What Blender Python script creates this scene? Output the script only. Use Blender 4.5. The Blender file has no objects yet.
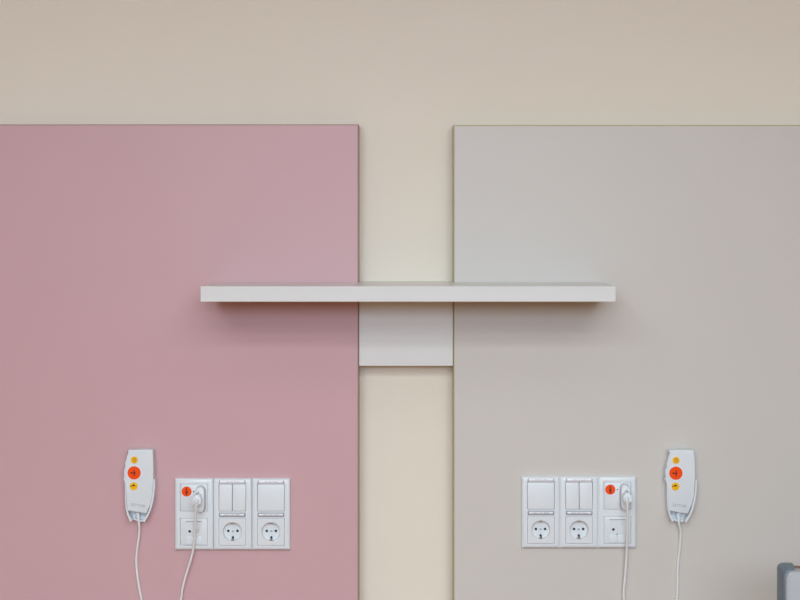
import bpy, bmesh, math
from mathutils import Vector, Matrix

# ------------------------------------------------------------------ scene
S = bpy.context.scene
COL = S.collection
D = 3.2                      # camera to panel face (panel face is y = 0)
MM_PX = 0.0021               # metres per photo pixel on the panel face
F = D / MM_PX
CX, CY = 405.0, 225.0        # vanishing point of the photo
ZC = 1.60                    # camera height
R = math.radians


def P(px, py, y=0.0):
    """A photo point at the given real depth y, as a place in the room."""
    d = D + y
    return Vector(((px - CX) * d / F, y, ZC - (py - CY) * d / F))


def srgb(r, g, b):
    def c(v):
        v /= 255.0
        return v / 12.92 if v <= 0.04045 else ((v + 0.055) / 1.055) ** 2.4
    return (c(r), c(g), c(b), 1.0)


# -------------------------------------------------------------- materials
def mat(name, col, rough=0.5, metal=0.0, var=0.0, scale=30.0, bump=0.0, bscale=400.0, spec=0.5, coat=0.0):
    m = bpy.data.materials.new(name)
    m.use_nodes = True
    nt = m.node_tree
    b = nt.nodes['Principled BSDF']
    b.inputs['Base Color'].default_value = (*col[:3], 1.0)
    b.inputs['Roughness'].default_value = rough
    b.inputs['Metallic'].default_value = metal
    b.inputs['Specular IOR Level'].default_value = spec
    b.inputs['Coat Weight'].default_value = coat
    tc = nt.nodes.new('ShaderNodeTexCoord')
    if var:
        n = nt.nodes.new('ShaderNodeTexNoise')
        n.inputs['Scale'].default_value = scale
        n.inputs['Detail'].default_value = 4
        nt.links.new(tc.outputs['Object'], n.inputs['Vector'])
        rmp = nt.nodes.new('ShaderNodeMix')
        rmp.data_type = 'RGBA'
        rmp.inputs[6].default_value = (*[c * (1 - var) for c in col[:3]], 1)
        rmp.inputs[7].default_value = (*[min(1, c * (1 + var)) for c in col[:3]], 1)
        nt.links.new(n.outputs['Fac'], rmp.inputs[0])
        nt.links.new(rmp.outputs[2], b.inputs['Base Color'])
    if bump:
        n2 = nt.nodes.new('ShaderNodeTexNoise')
        n2.inputs['Scale'].default_value = bscale
        n2.inputs['Detail'].default_value = 3
        nt.links.new(tc.outputs['Object'], n2.inputs['Vector'])
        bp = nt.nodes.new('ShaderNodeBump')
        bp.inputs['Strength'].default_value = bump
        bp.inputs['Distance'].default_value = 0.001
        nt.links.new(n2.outputs['Fac'], bp.inputs['Height'])
        nt.links.new(bp.outputs['Normal'], b.inputs['Normal'])
    return m


def wood(name, c1, c2, stretch=(1.2, 14, 14)):
    m = bpy.data.materials.new(name)
    m.use_nodes = True
    nt = m.node_tree
    b = nt.nodes['Principled BSDF']
    b.inputs['Roughness'].default_value = 0.45
    tc = nt.nodes.new('ShaderNodeTexCoord')
    mp = nt.nodes.new('ShaderNodeMapping')
    mp.inputs['Scale'].default_value = stretch
    n = nt.nodes.new('ShaderNodeTexNoise')
    n.inputs['Scale'].default_value = 3
    n.inputs['Detail'].default_value = 6
    mx = nt.nodes.new('ShaderNodeMix')
    mx.data_type = 'RGBA'
    mx.inputs[6].default_value = (*c1, 1)
    mx.inputs[7].default_value = (*c2, 1)
    nt.links.new(tc.outputs['Object'], mp.inputs['Vector'])
    nt.links.new(mp.outputs['Vector'], n.inputs['Vector'])
    nt.links.new(n.outputs['Fac'], mx.inputs[0])
    nt.links.new(mx.outputs[2], b.inputs['Base Color'])
    return m


M = dict(
    wall=mat('cream_plaster', (0.85, 0.785, 0.68), 0.85, var=0.012, scale=6, bump=0.08, bscale=500, spec=0.2),
    side=mat('ochre_plaster', (0.42, 0.29, 0.17), 0.85, var=0.012, scale=6, spec=0.2),
    ceiling=mat('ceiling_white', (0.80, 0.77, 0.70), 0.9, var=0.01, spec=0.2),
    floor=wood('floor_vinyl_oak', (0.27, 0.11, 0.03), (0.22, 0.085, 0.022)),
    pink=mat('pink_laminate', (0.632, 0.398, 0.425), 0.42, var=0.012, scale=9, bump=0.05, bscale=900, spec=0.35),
    beige=mat('greige_laminate', (0.65, 0.618, 0.575), 0.42, var=0.012, scale=9, bump=0.05, bscale=900, spec=0.35),
    pink_edge=mat('pink_edge_band', (0.42, 0.27, 0.22), 0.5, var=0.03),
    beige_edge=mat('olive_edge_band', (0.48, 0.42, 0.22), 0.5, var=0.03),
    shelf=mat('white_laminate', (0.725, 0.73, 0.725), 0.26, var=0.008, scale=12, spec=0.4),
    board=mat('white_board_laminate', (0.775, 0.775, 0.76), 0.4, var=0.008, scale=12, spec=0.4),
    plastic=mat('white_plastic', (0.79, 0.845, 0.885), 0.25, var=0.006, scale=40),
    plastic_sat=mat('satin_white_plastic', (0.76, 0.81, 0.845), 0.4, var=0.006, scale=40),
    insert=mat('insert_white_plastic', (0.77, 0.815, 0.845), 0.33, var=0.006, scale=40),
    hand=mat('handset_plastic', (0.75, 0.80, 0.835), 0.42, var=0.006, scale=40, bump=0.05, bscale=1500),
    ring=mat('pale_blue_ring', (0.78, 0.86, 0.95), 0.35),
    orange=mat('signal_orange', (1.0, 0.085, 0.0), 0.5, spec=0.2),
    yellow=mat('signal_yellow', (1.0, 0.52, 0.0), 0.5, spec=0.2),
    icon_red=mat('dark_red_print', (0.13, 0.012, 0.004), 0.5),
    icon_gold=mat('ochre_print', (0.42, 0.22, 0.01), 0.5),
    black=mat('black_print', (0.012, 0.011, 0.010), 0.5),
    hole=mat('dark_hole', (0.015, 0.013, 0.012), 0.7),
    grey_line=mat('grey_plastic', (0.36, 0.38, 0.40), 0.45),
    label_rim=mat('label_rim_plastic', (0.32, 0.33, 0.36), 0.4),
    grey_print=mat('grey_print', (0.40, 0.43, 0.45), 0.5),
    paper=mat('label_paper', (0.82, 0.83, 0.88), 0.25, coat=0.6),
    screw=mat('bluish_screw', (0.42, 0.60, 0.64), 0.3, metal=0.6),
    brass=mat('contact_metal', (0.42, 0.33, 0.24), 0.3, metal=0.9),
    cable=mat('white_cable', (0.85, 0.87, 0.87), 0.4),
    bed_grey=mat('blue_grey_plastic', (0.115, 0.17, 0.225), 0.4, var=0.02),
    bed_white=mat('bed_white_plastic', (0.37, 0.375, 0.40), 0.4, var=0.01),
    bed_wood=wood('bed_brown_wood', (0.19, 0.10, 0.06), (0.14, 0.07, 0.04)),
    alu=mat('window_frame_white', (0.8, 0.8, 0.8), 0.4),
)


# ---------------------------------------------------------------- helpers
def finish(name, bm, m, parent=None, loc=None, angle=32, smooth=True):
    bmesh.ops.recalc_face_normals(bm, faces=bm.faces[:])
    me = bpy.data.meshes.new(name)
    bm.to_mesh(me)
    bm.free()
    if smooth:
        me.polygons.foreach_set('use_smooth', [True] * len(me.polygons))
        me.set_sharp_from_angle(angle=R(angle))
    me.materials.append(m)
    o = bpy.data.objects.new(name, me)
    COL.objects.link(o)
    if parent is not None:
        o.parent = parent
    if loc is not None:
        o.location = loc
    return o


def tag(o, label, cat, group=None):
    o['label'] = label
    o['category'] = cat
    if group:
        o['group'] = group
    return o


def thing(name, label, cat, loc=(0, 0, 0), group=None):
    o = bpy.data.objects.new(name, None)
    o.empty_display_size = 0.05
    COL.objects.link(o)
    o.location = loc
    return tag(o, label, cat, group)


def structure(o):
    o['kind'] = 'structure'
    return o


def add_box(bm, x0, x1, y0, y1, z0, z1, bev=0.0, seg=2):
    t = bmesh.new()
    vs = [t.verts.new((x, y, z)) for x in (x0, x1) for y in (y0, y1) for z in (z0, z1)]
    for f in ((0, 1, 3, 2), (4, 6, 7, 5), (0, 4, 5, 1), (2, 3, 7, 6), (0, 2, 6, 4), (1, 5, 7, 3)):
        t.faces.new([vs[i] for i in f])
    if bev:
        bmesh.ops.bevel(t, geom=t.edges[:], offset=bev, segments=seg, profile=0.6, affect='EDGES')
    merge(bm, t)
    return bm


def merge(bm, t):
    me = bpy.data.meshes.new('tmp')
    t.to_mesh(me)
    t.free()
    bm.from_mesh(me)
    bpy.data.meshes.remove(me)


def box(*a, **k):
    return add_box(bmesh.new(), *a, **k)


def add_prism(bm, pts, y0, y1, bev=0.0, seg=3, prof=0.5):
    """Outline in (x, z) given a real thickness from y0 (room side) to y1 (wall side); the room-side rim is rounded."""
    t = bmesh.new()
    fr = [t.verts.new((x, y0, z)) for x, z in pts]
    bk = [t.verts.new((x, y1, z)) for x, z in pts]
    t.faces.new(fr)
    t.faces.new(bk[::-1])
    n = len(pts)
    for i in range(n):
        t.faces.new((fr[i], bk[i], bk[(i + 1) % n], fr[(i + 1) % n]))
    if bev:
        t.edges.ensure_lookup_table()
        s = set(fr)
        ed = [e for e in t.edges if e.verts[0] in s and e.verts[1] in s]
        bmesh.ops.bevel(t, geom=ed, offset=bev, segments=seg, profile=prof, affect='EDGES', clamp_overlap=True)
    merge(bm, t)
    return bm


def circle(cx, cz, r, n=40, a0=0.0, a1=2 * math.pi, rz=None, closed=True):
    rz = rz or r
    k = n if closed else n - 1
    return [(cx + r * math.cos(a0 + (a1 - a0) * i / k), cz + rz * math.sin(a0 + (a1 - a0) * i / k)) for i in range(n)]


def stadium(cx, cz, w, h, n=14):
    r = w / 2
    up = circle(cx, cz + h / 2 - r, r, n, 0, math.pi, closed=False)
    dn = circle(cx, cz - h / 2 + r, r, n, math.pi, 2 * math.pi, closed=False)
    return up + dn


def rrect(x0, x1, z0, z1, r, n=6):
    o = []
    for cx, cz, a in ((x1 - r, z1 - r, 0), (x0 + r, z1 - r, 90), (x0 + r, z0 + r, 180), (x1 - r, z0 + r, 270)):
        o += circle(cx, cz, r, n, R(a), R(a + 90), closed=False)
    return o


def add_ring(bm, cx, cz, r0, r1, y0, y1, n=40):
    """Annulus with thickness."""
    t = bmesh.new()
    a = [(circle(cx, cz, r, n)) for r in (r0, r1)]
    v = [[t.verts.new((x, y, z)) for x, z in c] for c in a for y in (y0, y1)]
    i0, i1, o0, o1 = v
    for i in range(n):
        j = (i + 1) % n
        t.faces.new((i0[i], i0[j], o0[j], o0[i]))
        t.faces.new((o0[i], o0[j], o1[j], o1[i]))
        t.faces.new((o1[i], o1[j], i1[j], i1[i]))
        t.faces.new((i1[i], i1[j], i0[j], i0[i]))
    merge(bm, t)
    return bm


def smooth_path(pts, sub=10):
    pts = [Vector(p) for p in pts]
    q = [2 * pts[0] - pts[1]] + pts + [2 * pts[-1] - pts[-2]]
    out = []
    for i in range(1, len(q) - 2):
        p0, p1, p2, p3 = q[i - 1:i + 3]
        for k in range(sub):
            t = k / sub
            out.append(0.5 * ((2 * p1) + (p2 - p0) * t + (2 * p0 - 5 * p1 + 4 * p2 - p3) * t * t
                              + (3 * p1 - p0 - 3 * p2 + p3) * t ** 3))
    out.append(pts[-1])
    return out


def add_tube(bm, path, rad, n=12):
    """Tube along a path; rad is a number or a function of 0..1."""
    t = bmesh.new()
    rings = []
    up = Vector((0.3, -1, 0.1)).normalized()
    for i, p in enumerate(path):
        a = path[max(0, i - 1)]
        b = path[min(len(path) - 1, i + 1)]
        d = (b - a).normalized()
        s = d.cross(up)
        if s.length < 1e-3:
            s = d.cross(Vector((1, 0, 0)))
        s.normalize()
        u = s.cross(d).normalized()
        up = u
        r = rad(i / (len(path) - 1)) if callable(rad) else rad
        rings.append([t.verts.new(p + r * (math.cos(2 * math.pi * k / n) * s + math.sin(2 * math.pi * k / n) * u)) for k in range(n)])
    for a, b in zip(rings, rings[1:]):
        for k in range(n):
            t.faces.new((a[k], a[(k + 1) % n], b[(k + 1) % n], b[k]))
    t.faces.new(rings[0][::-1])
    t.faces.new(rings[-1])
    merge(bm, t)
    return bm


def text_bm(body, width, m, rot=0.0):
    cu = bpy.data.curves.new('lettering', 'FONT')
    cu.body = body
    cu.size = 0.01
    cu.extrude = 0.0002
    cu.align_x = 'CENTER'
    cu.align_y = 'CENTER'
    to = bpy.data.objects.new('lettering', cu)
    COL.objects.link(to)
    dg = bpy.context.evaluated_depsgraph_get()
    me = bpy.data.meshes.new_from_object(to.evaluated_get(dg))
    bpy.data.objects.remove(to)
    bpy.data.curves.remove(cu)
    xs = [v.co.x for v in me.vertices]
    k = width / (max(xs) - min(xs))
    me.transform(Matrix.Rotation(rot, 4, 'Y') @ Matrix.Rotation(R(90), 4, 'X') @ Matrix.Diagonal((k, k, 1, 1)))
    bm = bmesh.new()
    bm.from_mesh(me)
    bpy.data.meshes.remove(me)
    return bm


# ----------------------------------------------------------- room shell
WY = 0.062                  # wall face behind the panels
RX0, RX1, RY0, HT = -3.6, 3.8, -5.6, 2.8
structure(finish('floor', box(RX0 - .1, RX1 + .1, RY0 - .1, WY + .1, -0.1, 0), M['floor']))
structure(finish('ceiling', box(RX0 - .1, RX1 + .1, RY0 - .1, WY + .1, HT, HT + .1), M['ceiling']))
structure(finish('wall_back', box(RX0, RX1, WY, WY + .1, 0, HT), M['wall']))
structure(finish('wall_left', box(RX0 - .1, RX0, RY0, WY + .1, 0, HT), M['side']))
structure(finish('wall_right', box(RX1, RX1 + .1, RY0, WY + .1, 0, HT), M['side']))
WX0, WX1, WZ0, WZ1 = -1.7, 1.7, 1.84, 2.70  # unseen window, sill raised to keep its light out of the shelf shadow
b = bmesh.new()
add_box(b, RX0, WX0, RY0 - .1, RY0, 0, HT)
add_box(b, WX1, RX1, RY0 - .1, RY0, 0, HT)
add_box(b, WX0, WX1, RY0 - .1, RY0, 0, WZ0)
add_box(b, WX0, WX1, RY0 - .1, RY0, WZ1, HT)
structure(finish('wall_front', b, M['side']))
b = bmesh.new()
add_box(b, WX0, WX1, RY0 - .08, RY0 - .02, WZ0, WZ0 + .06)
add_box(b, WX0, WX1, RY0 - .08, RY0 - .02, WZ1 - .06, WZ1)
for x in (WX0, WX0 + 1.12, WX0 + 2.24, WX1 - .06):
    add_box(b, x, x + .06, RY0 - .08, RY0 - .02, WZ0 + .06, WZ1 - .06)
structure(finish('window_1', b, M['alu']))
b = bmesh.new()
add_box(b, RX0, RX1, WY - .015, WY, 0.0, 0.08, bev=0.003)
structure(finish('baseboard_back', b, M['shelf']))


# ------------------------------------------------------ coloured panels
def panel(x0, x1, z0, z1, face, edge, label):
    t = thing('wall_panel', label, 'wall panel', ((x0 + x1) / 2, WY, z0))
    w = (x1 - x0) / 2
    h = z1 - z0
    e = 0.0022
    finish('panel_face', box(-w + e, w - e, -WY, -0.004, e, h - e), face, t, smooth=False)
    b = bmesh.new()
    outer = [(-w, 0), (w, 0), (w, h), (-w, h)]
    inner = [(-w + e, e), (w - e, e), (w - e, h - e), (-w + e, h - e)]
    y0, y1 = -WY + 0.0009, -0.002
    V = {}
    for nm, pts, y in (('of', outer, y0 + 0.0012), ('if', inner, y0), ('ob', outer, y1), ('ib', inner, y1)):
        V[nm] = [b.verts.new((x, y, z)) for x, z in pts]
    for i in range(4):
        j = (i + 1) % 4
        b.faces.new((V['of'][i], V['of'][j], V['if'][j], V['if'][i]))
        b.faces.new((V['ob'][i], V['ob'][j], V['of'][j], V['of'][i]))
        b.faces.new((V['ib'][i], V['ib'][j], V['ob'][j], V['ob'][i]))
        b.faces.new((V['if'][i], V['if'][j], V['ib'][j], V['ib'][i]))
    eb = finish('edge_band', b, edge, t, smooth=False)
    return t, eb


PX1 = P(358.6, 0).x
BX0 = P(453.4, 0).x
PT = P(0, 124.3).z
BT = P(0, 125.0).z
pk, eb = panel(-1.62, PX1, 0.30, PT, M['pink'], M['pink_edge'],
               'large dusty pink laminate wall panel on the left of the shelf gap')
eb['label'] = 'brownish edge strip of the pink panel'
bg, eb = panel(BX0, 1.66, 0.30, BT, M['beige'], M['beige_edge'],
               'large grey beige laminate wall panel on the right of the shelf gap')
eb['label'] = 'olive yellow edge strip of the grey beige panel'

# ---------------------------------------------------------------- shelf
SD = 0.21
sl, sr = P(200.4, 0, -SD).x, P(616.0, 0, -SD).x
st, sb = P(0, 286.3, -SD).z, P(0, 301.8, -SD).z
scx = (sl + sr) / 2
t = thing('wall_shelf', 'white floating wall shelf spanning the pink and grey beige panels', 'shelf', (scx, 0, sb))
b = bmesh.new()
add_box(b, sl - scx, sr - scx, -SD, -0.0004, 0, st - sb, bev=0.0012, seg=2)
finish('shelf_board', b, M['shelf'], t, smooth=False)
gl, gr = PX1 - scx + .0006, BX0 - scx - .0006
finish('shelf_tongue', box(gl, gr, -0.0004, WY - .0004, 0, st - sb), M['shelf'], t)
bz = P(0, 366.0, 0.008).z - sb
o = finish('back_board', box(gl, gr, 0.008, WY - .0004, bz, -0.0003, bev=0.0008, seg=1), M['board'], t, smooth=False)
o['label'] = 'white board under the shelf closing the gap between the two panels'

# ----------------------------------------------- switch and socket units
FW, FH, FT = 0.0800, 0.1495, 0.0110
OP = 0.0286                 # half opening
UZ, LZ = 0.0352, -0.0364    # centres of upper / lower insert


def frame_bm():
    """Two-gang cover frame: mitred sloping border, flat field, two square openings."""
    t = bmesh.new()
    w, h = FW / 2, FH / 2
    prof = ((0.0, 0.0), (0.0, 0.0068), (0.0008, 0.0082), (0.0024, 0.0093), (0.0046, 0.0102), (0.0070, 0.0107), (0.0092, FT))
    loops = []
    for ins, y in prof:
        loops.append([t.verts.new((sx * (w - ins), -y, sz * (h - ins))) for sx, sz in ((-1, -1), (1, -1), (1, 1), (-1, 1))])
    for p, q in zip(loops, loops[1:]):
        for i in range(4):
            t.faces.new((p[i], p[(i + 1) % 4], q[(i + 1) % 4], q[i]))
    iw, ih = w - prof[-1][0], h - prof[-1][0]
    xs = [-iw, -OP, OP, iw]
    zs = [-ih, LZ - OP, LZ + OP, UZ - OP, UZ + OP, ih]
    g = [[t.verts.new((x, -FT, z)) for z in zs] for x in xs]
    for i in range(3):
        for j in range(5):
            if (i, j) in ((1, 1), (1, 3)):
                c = [g[i][j], g[i + 1][j], g[i + 1][j + 1], g[i][j + 1]]
                d = [t.verts.new((v.co.x, 0, v.co.z)) for v in c]
                for k in range(4):
                    t.faces.new((c[k], c[(k + 1) % 4], d[(k + 1) % 4], d[k]))
            else:
                t.faces.new((g[i][j], g[i + 1][j], g[i + 1][j + 1], g[i][j + 1]))
    bmesh.ops.remove_doubles(t, verts=t.verts[:], dist=1e-7)
    return t


def dashes(w, h, groups):
    """Tiny unreadable print as groups of short strokes."""
    b = bmesh.new()
    tot = sum(groups) + 1.2 * (len(groups) - 1)
    u = w / tot
    x = -w / 2
    k = 0
    for g in groups:
        for i in range(g):
            hh = h * (1.0 if (k * 7) % 3 else 0.72)
            add_box(b, x + 0.14 * u, x + 0.84 * u, -0.00012, 0, -h / 2, -h / 2 + hh)
            x += u
            k += 1
        x += 1.2 * u
    return b


def label_window(t, z, top):
    y = -FT
    w, h = 0.0555, 0.0084 if not top else 0.0086
    if top:
        y = -FT + 0.0008
    b = add_prism(bmesh.new(), rrect(-w / 2, w / 2, -h / 2, h / 2, 0.0015), -0.0022, 0.004, bev=0.0008, seg=2)
    lw = finish('label_window', b, M['label_rim'] if not top else M['plastic'], t, (0, y, z))
    lw['label'] = 'grey rimmed label window' if not top else 'glossy white label window on the top edge'
    # curved clear cover over the paper
    b = bmesh.new()
    n = 8
    w2, h2 = (w * 0.905, h * 0.60) if not top else (w * 0.92, h * 0.86)
    prev = None
    for i in range(n + 1):
        a = -1 + 2 * i / n
        zz = a * h2 / 2
        yy = -0.0024 - 0.0013 * (1 - a * a)
        row = [b.verts.new((sx * w2 / 2, yy, zz)) for sx in (-1, 1)]
        base = [b.verts.new((sx * w2 / 2, -0.0015, zz)) for sx in (-1, 1)]
        if prev:
            pr, pb = prev
            b.faces.new((pr[0], pr[1], row[1], row[0]))
            b.faces.new((pb[0], pb[1], base[1], base[0]))
            for s in (0, 1):
                b.faces.new((pr[s], row[s], base[s], pb[s]))
        else:
            b.faces.new((row[0], row[1], base[1], base[0]))
        prev = (row, base)
    b.faces.new((prev[0][0], prev[0][1], prev[1][1], prev[1][0]))
    p = finish('label_paper', b, M['paper'], lw)
    if top:
        for s in (-1, 1):  # grey blocks stand in for the shadows at the label ends
            finish('end_shade', box(s * w * 0.475 - .0011, s * w * 0.475 + .0011, -0.0032, -0.0010, -h * .40, h * .34, bev=0.0004), M['grey_line'], lw)
        finish('label_print', dashes(w * 0.50, 0.0013, (4, 3, 5)), M['grey_print'], lw, (0, -0.0038, 0.0006))
    else:
        finish('label_print', dashes(w * 0.62, 0.0024, (5, 3, 5)), M['grey_print'], lw, (0, -0.00375, 0.0002))
    return lw


def rocker(t, x0, x1, z0, z1, nm='rocker'):
    """Rocker cap slightly tipped so that the lower edge stands proud."""
    b = bmesh.new()
    add_box(b, x0, x1, -0.0115, -0.002, z0, z1, bev=0.0012, seg=3)
    zc, hz = (z0 + z1) / 2, (z1 - z0) / 2
    for v in b.verts:
        if v.co.y < -0.006:
            v.co.y -= 0.0016 * (zc - v.co.z) / hz
    return finish(nm, b, M['insert'], t)


def socket_insert(t):
    h, rr, n = OP - 0.0005, 0.0194, 64
    b = bmesh.new()
    y0, yb, yd = -0.0120, -0.002, -0.0008
    sq, ci = [], []
    for i in range(n):
        a = 2 * math.pi * i / n
        c, s = math.cos(a), math.sin(a)
        k = h / max(abs(c), abs(s))
        sq.append((c * k, s * k))
        ci.append((c * rr, s * rr))
    so = [b.verts.new((x * 1.0, y0 + .0008, z)) for x, z in sq]
    si = [b.verts.new((x * 0.98, y0, z * 0.98)) for x, z in sq]
    sk = [b.verts.new((x, yb, z)) for x, z in sq]
    c0 = [b.verts.new((x * 1.04, y0, z * 1.04)) for x, z in ci]
    c1 = [b.verts.new((x, y0 + .0008, z)) for x, z in ci]
    c2 = [b.verts.new((x * 0.985, yd, z * 0.985)) for x, z in ci]
    for i in range(n):
        j = (i + 1) % n
        for p, q in ((sk, so), (so, si), (si, c0), (c0, c1), (c1, c2)):
            b.faces.new((p[i], p[j], q[j], q[i]))
    b.faces.new(c2)
    so_ = finish('socket_insert', b, M['insert'], t, (0, 0, LZ), angle=40)
    for s in (-1, 1):
        pin = finish('pin_hole', add_prism(bmesh.new(), circle(s * 0.0096, 0, 0.0027, 20), yd - 0.0008, yd - 0.0001), M['hole'], so_)
    finish('pin_hole_collar', b_collar(yd), M['insert'], so_)
    o = finish('centre_screw', add_prism(bmesh.new(), circle(0, 0, 0.0023, 20), yd - 0.002, yd - 0.0001, bev=0.0006), M['screw'], so_)
    o['label'] = 'pale blue green centre screw'
    # earthing springs above and below
    for s in (-1, 1):
        b = bmesh.new()
        add_box(b, -0.0026, 0.0026, -0.0100, yd - .0002, s * 0.0176 - .0006, s * 0.0176 + .0006, bev=0.0003)
        add_box(b, -0.0026, 0.0026, -0.0108, -0.0085, s * 0.0180 - .0013, s * 0.0180 + .0013, bev=0.0004)
        finish('earth_contact', b, M['brass'], so_)
        if s < 0:  # dark hook shape stands in for a reflection in the lower contact
            b = bmesh.new()
            hook = [(-0.0016, 0.0034), (0.0012, 0.0042), (0.0024, 0.0022), (0.0021, -0.0006), (0.0002, -0.0030),
                    (-0.0022, -0.0040), (-0.0012, -0.0026), (0.0002, -0.0010), (-0.0004, 0.0006), (-0.0022, 0.0016)]
            add_prism(b, [(x * 1.0, z - 0.0150) for x, z in hook], -0.0060, -0.0010, bev=0.0003, seg=1)
            finish('hook_reflection', b, M['hole'], so_)
    return so_


def b_collar(yd):
    b = bmesh.new()
    for s in (-1, 1):
        add_ring(b, s * 0.0096, 0, 0.0027, 0.0038, yd - 0.0006, yd - 0.0001, 20)
    return b


def switch_unit(px, py, double, label):
    t = thing('switch_socket_unit', label, 'switch and socket', P(px, py), 'switch and socket units')
    finish('frame', frame_bm(), M['plastic'], t, angle=28)
    e = OP - 0.0007
    if double:
        rocker(t, -e, -0.0006, UZ - e, UZ + e)
        rocker(t, 0.0006, e, UZ - e, UZ + e)
        finish('switch_base', box(-e, e, -0.006, -0.0005, UZ - e, UZ + e), M['grey_line'], t)
    else:
        rocker(t, -e, e, UZ - e, UZ + e)
        finish('switch_base', box(-e, e, -0.0018, -0.0005, UZ - e, UZ + e), M['grey_line'], t)
    label_window(t, 0.0684, True)
    label_window(t, -0.0005, False)
    socket_insert(t)
    return t


def call_unit(px, py, side, label):
    """Nurse call connection above, aerial outlet below. side = -1: plug to the right of the button, +1 likewise (the
    plug is always at the right-hand end of the plate)."""
    t = thing('call_connection_unit', label, 'call socket', P(px, py), 'call connection units')
    finish('frame', frame_bm(), M['plastic'], t, angle=28)
    e = OP - 0.0007
    b = add_prism(bmesh.new(), rrect(-e, e, UZ - e, UZ + e, 0.001), -0.0105, -0.001, bev=0.0008, seg=2)
    plate = finish('call_plate', b, M['insert'], t)
    bx, bz = -0.0150, UZ + 0.0128
    b = add_ring(bmesh.new(), bx, bz, 0.0106, 0.0128, -0.0118, -0.0106)
    o = finish('button_ring', b, M['ring'], plate)
    b = add_prism(bmesh.new(), circle(bx, bz, 0.0105), -0.0122, -0.0106, bev=0.0005, seg=2)
    btn = finish('call_button', b, M['orange'], plate)
    btn['label'] = 'round orange call button with a dark figure'
    b = bmesh.new()
    add_prism(b, circle(bx, bz + 0.0052, 0.0017, 16), -0.0125, -0.0121)
    add_prism(b, [(bx - .0006, bz + .0032), (bx + .0006, bz + .0032), (bx + .0032, bz - .0022), (bx + .0014, bz - .0030),
                  (bx + .0016, bz - .0075), (bx - .0016, bz - .0075), (bx - .0014, bz - .0030), (bx - .0032, bz - .0022)], -0.0125, -0.0121)
    finish('figure_symbol', b, M['icon_red'], plate)
    b = add_prism(bmesh.new(), circle(bx + 0.0146, bz, 0.0013, 16), -0.0112, -0.0104)
    finish('indicator_dot', b, M['hole'], plate)
    sx = PLUG_X
    b = add_prism(bmesh.new(), stadium(sx, UZ - 0.0015, 0.0198, 0.0545), -0.0122, -0.0104, bev=0.0004, seg=1)
    o = finish('plug_seat', b, M['grey_line'], plate)
    o['label'] = 'grey oblong seat around the plug'
    # aerial outlet
    b = bmesh.new()
    add_prism(b, rrect(-e, e, LZ - e, LZ + e, 0.001), -0.0100, -0.001, bev=0.0008, seg=2)
    low = finish('aerial_plate', b, M['insert'], t)
    w = 0.0172
    finish('cover_slot', box(-w, w, -0.01035, -0.0098, LZ + 0.0205, LZ + 0.0222), M['grey_line'], low)
    b = bmesh.new()
    add_box(b, -w, -0.0003, -0.0108, -0.0099, LZ - 0.0085, LZ + 0.0200, bev=0.0003, seg=1)
    add_box(b, 0.0003, w, -0.0108, -0.0099, LZ - 0.0085, LZ + 0.0200, bev=0.0003, seg=1)
    finish('cover', b, M['plastic_sat'], low)
    b = bmesh.new()
    add_box(b, -w, -0.0003, -0.0120, -0.0099, LZ - 0.0262, LZ - 0.0092, bev=0.0005, seg=2)
    add_box(b, 0.0003, w, -0.0120, -0.0099, LZ - 0.0262, LZ - 0.0092, bev=0.0005, seg=2)
    finish('flap', b, M['plastic'], low)
    jx = -0.0085
    b = add_ring(bmesh.new(), jx, LZ + 0.0010, 0.0028, 0.0042, -0.0118, -0.0107, 24)
    finish('jack_rim', b, M['insert'], low)
    b = add_prism(bmesh.new(), circle(jx, LZ + 0.0010, 0.0029, 20), -0.0112, -0.0106)
    o = finish('jack', b, M['hole'], low)
    b = add_ring(bmesh.new(), 0.0072, LZ + 0.0018, 0.0026, 0.0033, -0.0114, -0.0107, 24)
    finish('blank_jack', b, M['grey_line'] if side < 0 else M['insert'], low)
    b = add_prism(bmesh.new(), circle(-0.0006, LZ - 0.0090, 0.0012 if side < 0 else 0.0019, 14), -0.0124, -0.0100, bev=0.0003, seg=1)
    finish('screw', b, M['screw'], low)
    return t


PLUG_X = 0.0149
call_unit(194.5, 513.4, -1, 'call connection unit on the pink panel holding a plug beside an orange button')
switch_unit(232.95, 513.4, True, 'double rocker switch over a round socket on the pink panel')
switch_unit(271.4, 513.4, False, 'wide single rocker switch over a round socket on the pink panel')
switch_unit(540.4, 511.5, False, 'wide single rocker switch over a round socket on the grey beige panel')
switch_unit(578.55, 511.5, True, 'double rocker switch over a round socket on the grey beige panel')
call_unit(616.7, 511.5, 1, 'call connection unit on the grey beige panel holding a plug beside an orange button')


# --------------------------------------------- call handsets and holders
U = 0.000312                # metres per unit of the handset drawing (origin 230, 290, y down)


def H(pts):
    return [((x - 230) * U, (290 - y) * U) for x, y in pts]


def closed_smooth(pts, sharp=()):
    return pts


HAND = [(158, 66), (310, 64), (317, 70), (319, 120), (321, 190), (321, 260), (319, 300), (313, 370), (300, 430), (279, 489),
        (268, 492), (148, 472), (145, 400), (143, 330), (136, 270), (126, 240), (122, 214), (127, 182), (141, 158), (148, 135), (148, 74)]
OUT = [(333, 262), (334, 290), (330, 350), (322, 405), (309, 455), (289, 506), (263, 549)]
OUTL = [(125, 264), (131, 274), (134, 300), (135, 350), (135, 400), (138, 450), (149, 500), (168, 545)]
INN = [(323, 262), (323, 290), (318, 350), (309, 405), (296, 455), (282, 494), (251, 539)]
INNL = [(133, 262), (138, 274), (141, 300), (143, 350), (143, 400), (146, 450), (160, 497), (182, 535)]


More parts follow.
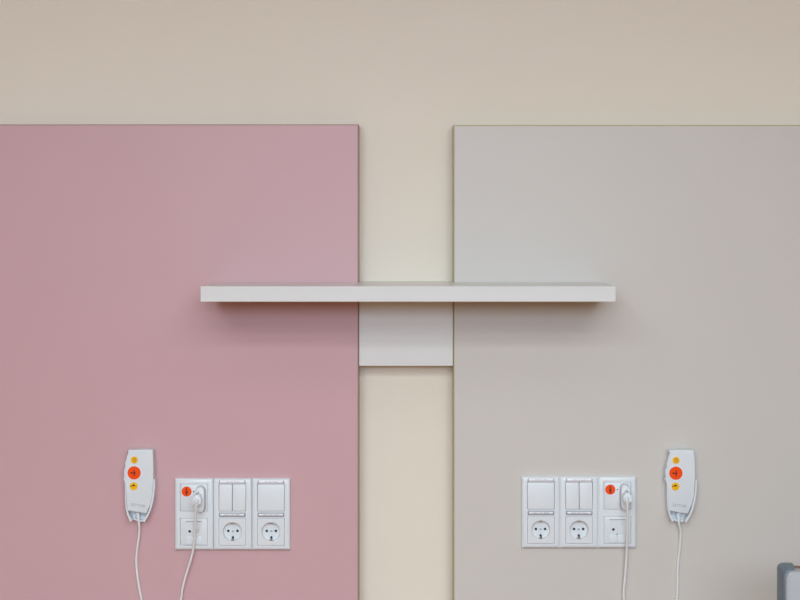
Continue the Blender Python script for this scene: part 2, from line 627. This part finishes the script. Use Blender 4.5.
def strip(bm, a, b_, y0, y1):
    """A wall between two matching outlines."""
    t = bmesh.new()
    n = len(a)
    V = [[[t.verts.new((x, y, z)) for x, z in H(pts)] for y in (y0, y1)] for pts in (a, b_)]
    (a0, a1), (c0, c1) = V
    for i in range(n - 1):
        t.faces.new((a0[i], a0[i + 1], c0[i + 1], c0[i]))
        t.faces.new((a1[i], a1[i + 1], c1[i + 1], c1[i]))
        t.faces.new((a0[i], a0[i + 1], a1[i + 1], a1[i]))
        t.faces.new((c0[i], c0[i + 1], c1[i + 1], c1[i]))
    for i in (0, n - 1):
        t.faces.new((a0[i], c0[i], c1[i], a1[i]))
    merge(bm, t)


def holder(base, label):
    t = thing('handset_holder', label, 'wall holder', base, 'handset holders')
    b = bmesh.new()
    add_prism(b, H(OUT + [(225, 554)] + OUTL[::-1]), -0.0035, 0)
    finish('back_plate', b, M['hand'], t)
    b = bmesh.new()
    strip(b, OUT, INN, -0.0285, -0.0034)
    finish('side_wall', b, M['plastic_sat'], t, angle=50)
    b = bmesh.new()
    strip(b, OUTL, INNL, -0.0285, -0.0034)
    add_prism(b, H([(119, 256), (127, 256), (133, 268), (131, 276), (124, 272)]), -0.024, -0.004, bev=0.0006, seg=1)
    finish('side_wall', b, M['plastic_sat'], t, angle=50)
    b = bmesh.new()
    lip_o = [(168, 545), (184, 541), (206, 550), (226, 555), (246, 554), (263, 549)]
    lip_i = [(180, 532), (188, 529), (207, 537), (226, 542), (244, 541), (251, 536)]
    strip(b, lip_o, lip_i, -0.0125, -0.0034)
    finish('bottom_lip', b, M['plastic_sat'], t, angle=50)
    return t


def handset_parts(t):
    b = add_prism(bmesh.new(), H(HAND), -0.0265, -0.0045, bev=0.0026, seg=4, prof=0.55)
    body = finish('housing', b, M['hand'], t, angle=45)
    yf = -0.0265

    def button(nm, x, y, r, m, ring, label):
        (cx, cz), = H([(x, y)])
        if ring:
            finish('button_ring', add_ring(bmesh.new(), cx, cz, r * 1.01, r * 1.17, yf - .0008, yf + .0005), M['ring'], t)
        o = finish(nm, add_prism(bmesh.new(), circle(cx, cz, r), yf - 0.0014, yf + 0.0005, bev=0.0006, seg=2), m, t)
        o['label'] = label
        return o, cx, cz
    y0, y1 = yf - 0.0017, yf - 0.0013
    o, cx, cz = button('call_button', 194, 219, 0.0138, M['orange'], True, 'large round orange call button')
    b = bmesh.new()
    k = 0.0125 / 42
    add_prism(b, circle(cx - 17 * k, cz, 7.5 * k, 18, rz=6 * k), y0, y1)
    add_prism(b, rrect(cx - 12 * k, cx + 1 * k, cz - 3 * k, cz + 3 * k, 1 * k), y0 + .0001, y1)
    add_prism(b, stadium(cx + 1 * k, cz + 12 * k, 6 * k, 20 * k), y0, y1)
    add_prism(b, stadium(cx + 1 * k, cz - 14 * k, 7 * k, 20 * k), y0, y1)
    add_prism(b, [(cx - 2 * k, cz + 12 * k), (cx + 9 * k, cz + 7 * k), (cx + 9 * k, cz - 8 * k), (cx - 2 * k, cz - 14 * k)], y0 + .0002, y1)
    finish('call_symbol', b, M['icon_red'], o)
    o, cx, cz = button('light_button', 195, 133, 0.0072, M['yellow'], False, 'small yellow button with a ring symbol')
    b = add_ring(bmesh.new(), cx, cz - .0002, 0.0022, 0.0034, y0, y1, 24)
    add_box(b, cx - .0009, cx + .0009, y0, y1, cz + .0030, cz + .0048)
    finish('ring_symbol', b, M['icon_gold'], o)
    o, cx, cz = button('light_button', 191, 308, 0.0080, M['yellow'], False, 'small yellow button with a black lamp symbol')
    b = bmesh.new()
    add_prism(b, circle(cx, cz + .0002, 0.0031, 16, 0, math.pi, closed=False, rz=0.0036), y0, y1)
    add_box(b, cx - .0070, cx - .0025, y0, y1, cz - .0004, cz + .0006)
    add_prism(b, circle(cx - .0060, cz + .0004, 0.0011, 12), y0, y1)
    finish('lamp_symbol', b, M['black'], o)
    (cx, cz), = H([(218, 437)])
    tx = finish('maker_lettering', text_bm('ZETTLER', 0.0300, None, rot=R(6)), M['grey_print'], t, (cx, yf - 0.0001, cz), smooth=False)
    tx['label'] = 'small grey maker lettering'


def make_handset(base, label, plug, cable_px, lean):
    t = thing('call_handset', label, 'call handset', base, 'call handsets')
    handset_parts(t)
    # cable: pixel, depth pairs measured down from the handset, through the loop below, up to the plug
    pts = [P(x, y, d) - base for x, y, d in cable_px]
    path = smooth_path(pts, 10)
    (ex, ez), = H([(222, 470)])
    finish('strain_relief', add_tube(bmesh.new(), [pts[0] + (pts[1] - pts[0]) * k for k in (0, .5, 1)], lambda s: 0.0042 - 0.0012 * s), M['plastic'], t, angle=50)
    finish('cable', add_tube(bmesh.new(), path, 0.0026, 12), M['cable'], t, angle=60)
    # plug
    pc = plug - base
    b = add_prism(bmesh.new(), stadium(pc.x, pc.z, 0.0172, 0.0525), -0.0300, -0.0124, bev=0.0030, seg=4)
    pl = finish('plug', b, M['plastic'], t, angle=45)
    b = bmesh.new()
    # rounded boss leaning down towards the cable
    for (r, ya, yb, dz) in ((0.0088, -0.0540, -0.0290, 0.003),):
        add_prism(b, circle(pc.x + lean, pc.z + dz, r, 32, rz=0.0130), ya, yb, bev=0.0045, seg=5)
    finish('plug_boss', b, M['plastic'], pl, angle=50)
    b = add_prism(bmesh.new(), circle(pc.x + lean, pc.z + 0.0130, 0.0032, 16, 0, math.pi, closed=False, rz=0.0034), -0.0520, -0.0300)
    o = finish('boss_shade', b, M['grey_line'], pl)  # grey half disc stands in for the shade above the boss
    b = add_tube(bmesh.new(), [pts[-1] + Vector((0, 0.010, 0.004)), pts[-1] + Vector((0, .003, .0012)), pts[-1], pts[-2] * .25 + pts[-1] * .75],
                 lambda s: 0.0050 - 0.0018 * s)
    finish('cable_boot', b, M['plastic'], pl, angle=60)
    return t


def hand_base(px, py):
    """Where a handset hangs, from where its orange button is seen."""
    (ox, oz), = H([(194, 219)])
    p = P(px, py, -0.0275) - Vector((ox, 0, oz))
    return Vector((p.x, 0, p.z))


HB = hand_base(134.1, 472.9)
HB2 = hand_base(675.9, 473.2)
holder(HB, 'white wall holder cradling the call handset on the pink panel')
holder(HB2, 'white wall holder cradling the call handset on the grey beige panel')

lp = P(194.5, 513.4) + Vector((PLUG_X, 0, UZ - 0.0015))
rp = P(616.7, 511.5) + Vector((PLUG_X, 0, UZ - 0.0015))
make_handset(HB, 'white call handset with orange button and looped cable on the pink panel', lp,
             [(137.6, 512.5, -0.0155), (138.8, 522, -0.0165), (139.2, 533, -0.011), (137.0, 550, -0.006), (136.3, 563, -0.005), (138.0, 580, -0.005),
              (141.7, 600, -0.005), (150, 632, -0.006), (160.5, 645, -0.006), (172, 632, -0.007), (180.8, 600, -0.008), (182.2, 590, -0.010),
              (185.4, 577, -0.012), (190.6, 560, -0.016), (193.6, 546, -0.021), (195.3, 520, -0.042), (196.0, 508, -0.0540), (196.4, 501.5, -0.0575)], -0.0028)
make_handset(HB2, 'white call handset with orange button and looped cable on the grey beige panel', rp,
             [(678.0, 512.5, -0.0155), (678.8, 522, -0.0165), (680.6, 532, -0.011), (679.8, 547, -0.006), (677.6, 568, -0.005), (676.6, 600, -0.005),
              (668, 640, -0.006), (650, 662, -0.006), (632, 640, -0.007), (624.0, 600, -0.010), (625.2, 575, -0.014), (626.5, 555, -0.019),
              (627.5, 525, -0.040), (627.4, 506, -0.0540), (627.0, 499.5, -0.0575)], 0.0006)

# ------------------------------------------------- bed end, lower right
yF, yB = -0.50, -0.442
bx0 = P(777.0, 0, yB).x
bzt = P(0, 562.6, yB).z
BW = 0.94
t = thing('hospital_bed', 'hospital bed end with blue grey corner and white board at the lower right edge', 'bed', (bx0 + BW / 2, yB, 0))
x0, x1 = -BW / 2, BW / 2
ft = yF - yB


def corner_pts(s):
    # rounded outer top corner, straight inner side
    r, w = 0.010, 0.0315
    a = [(0, 0.02), (w, 0.02), (w, bzt - 0.012)]
    a += circle(w - 0.008, bzt - 0.008, 0.008, 6, 0, math.pi / 2, closed=False)
    a += circle(r, bzt - r, r, 8, math.pi / 2, math.pi, closed=False)
    return [(x0 + x, z) if s < 0 else (x1 - x, z) for x, z in a]


for s in (-1, 1):
    b = add_prism(bmesh.new(), corner_pts(s), ft + 0.004, 0, bev=0.003, seg=3)
    for v in b.verts:                     # the cap narrows towards the room
        e = (v.co.x - x0) if s < 0 else (x1 - v.co.x)
        if e > 0.018:
            v.co.x += s * 0.0085 * min(1.0, v.co.y / (ft + 0.004))
    o = finish('corner_post', b, M['bed_grey'], t, angle=45)
    o['label'] = 'blue grey plastic corner post'
b = bmesh.new()
add_box(b, x0 + .024, x1 - .024, ft + .020, -0.010, 0.42, bzt - 0.0030, bev=0.002)
o = finish('core_board', b, M['bed_wood'], t)
o['label'] = 'brown wooden board edge'
b = bmesh.new()
m = bmesh.new()
outer = rrect(x0 + .0015, x1 - .0015, 0.40, bzt - 0.0015, 0.015, 8)
add_prism(b, outer, ft - 0.004, ft + 0.019, bev=0.004, seg=3)
o = finish('front_board', b, M['bed_white'], t, angle=45)
b = add_prism(bmesh.new(), rrect(x0 + .024, x1 - .024, 0.44, bzt - 0.030, 0.030, 8), ft - 0.0075, ft - 0.0042, bev=0.003, seg=3)
finish('raised_field', b, M['bed_white'], t, angle=45)
for s in (-1, 1):
    finish('castor', add_ring(bmesh.new(), s * (BW / 2 - .035), 0.05, 0.012, 0.05, ft + .016, ft + .044, 28), M['bed_grey'], t)

# ----------------------------------------------------------------- light
def area(name, loc, rot, sx, sy, power, col):
    l = bpy.data.lights.new(name, 'AREA')
    l.shape = 'RECTANGLE'
    l.size, l.size_y = sx, sy
    l.energy = power
    l.color = col
    o = bpy.data.objects.new(name, l)
    COL.objects.link(o)
    o.location = loc
    o.rotation_euler = rot
    return o


area('window_daylight', ((WX0 + WX1) / 2, RY0 - 0.01, (WZ0 + WZ1) / 2), (R(90), 0, 0), WX1 - WX0 - .1, WZ1 - WZ0 - .1, 80, (0.81, 1.00, 1.24))
LX0, LX1, LW = -1.5, 1.5, 0.55
for k, (ly, pw) in enumerate(((-1.7, 6), (-3.0, 52), (-3.85, 53), (-4.7, 53))):  # weak row nearest the panels is added to brighten upward faces
    b = bmesh.new()
    h = LW / 2
    for q in ((LX0 - .04, LX1 + .04, ly - h - .04, ly - h), (LX0 - .04, LX1 + .04, ly + h, ly + h + .04), (LX0 - .04, LX0, ly - h, ly + h), (LX1, LX1 + .04, ly - h, ly + h)):
        add_box(b, *q, HT - .03, HT)
    structure(finish('trim_%d' % (k + 1), b, M['alu']))
    area('ceiling_lamp', (0, ly, HT - 0.015), (0, 0, 0), LX1 - LX0, LW, pw, (0.89, 1.00, 1.045)).data.spread = R(169)

w = bpy.data.worlds.new('World')
S.world = w
w.use_nodes = True
w.node_tree.nodes['Background'].inputs[0].default_value = (0.75, 0.85, 1.0, 1)
w.node_tree.nodes['Background'].inputs[1].default_value = 1.0

# ---------------------------------------------------------------- camera
cam = bpy.data.cameras.new('camera')
cam.sensor_width = 36
cam.lens = 36 * F / 800
cam.shift_x = (400 - CX) / 800
cam.shift_y = -(300 - CY) / 800
cam.dof.use_dof = True
cam.dof.focus_distance = D - 0.01
cam.dof.aperture_fstop = 4.0
co = bpy.data.objects.new('camera', cam)
COL.objects.link(co)
co.location = (0, -D, ZC)
co.rotation_euler = (R(90), 0, 0)
S.camera = co

vs = S.view_settings
vs.view_transform = 'Standard'
vs.look = 'None'
vs.gamma = 1
vs.exposure = -0.02
vs.use_curve_mapping = False
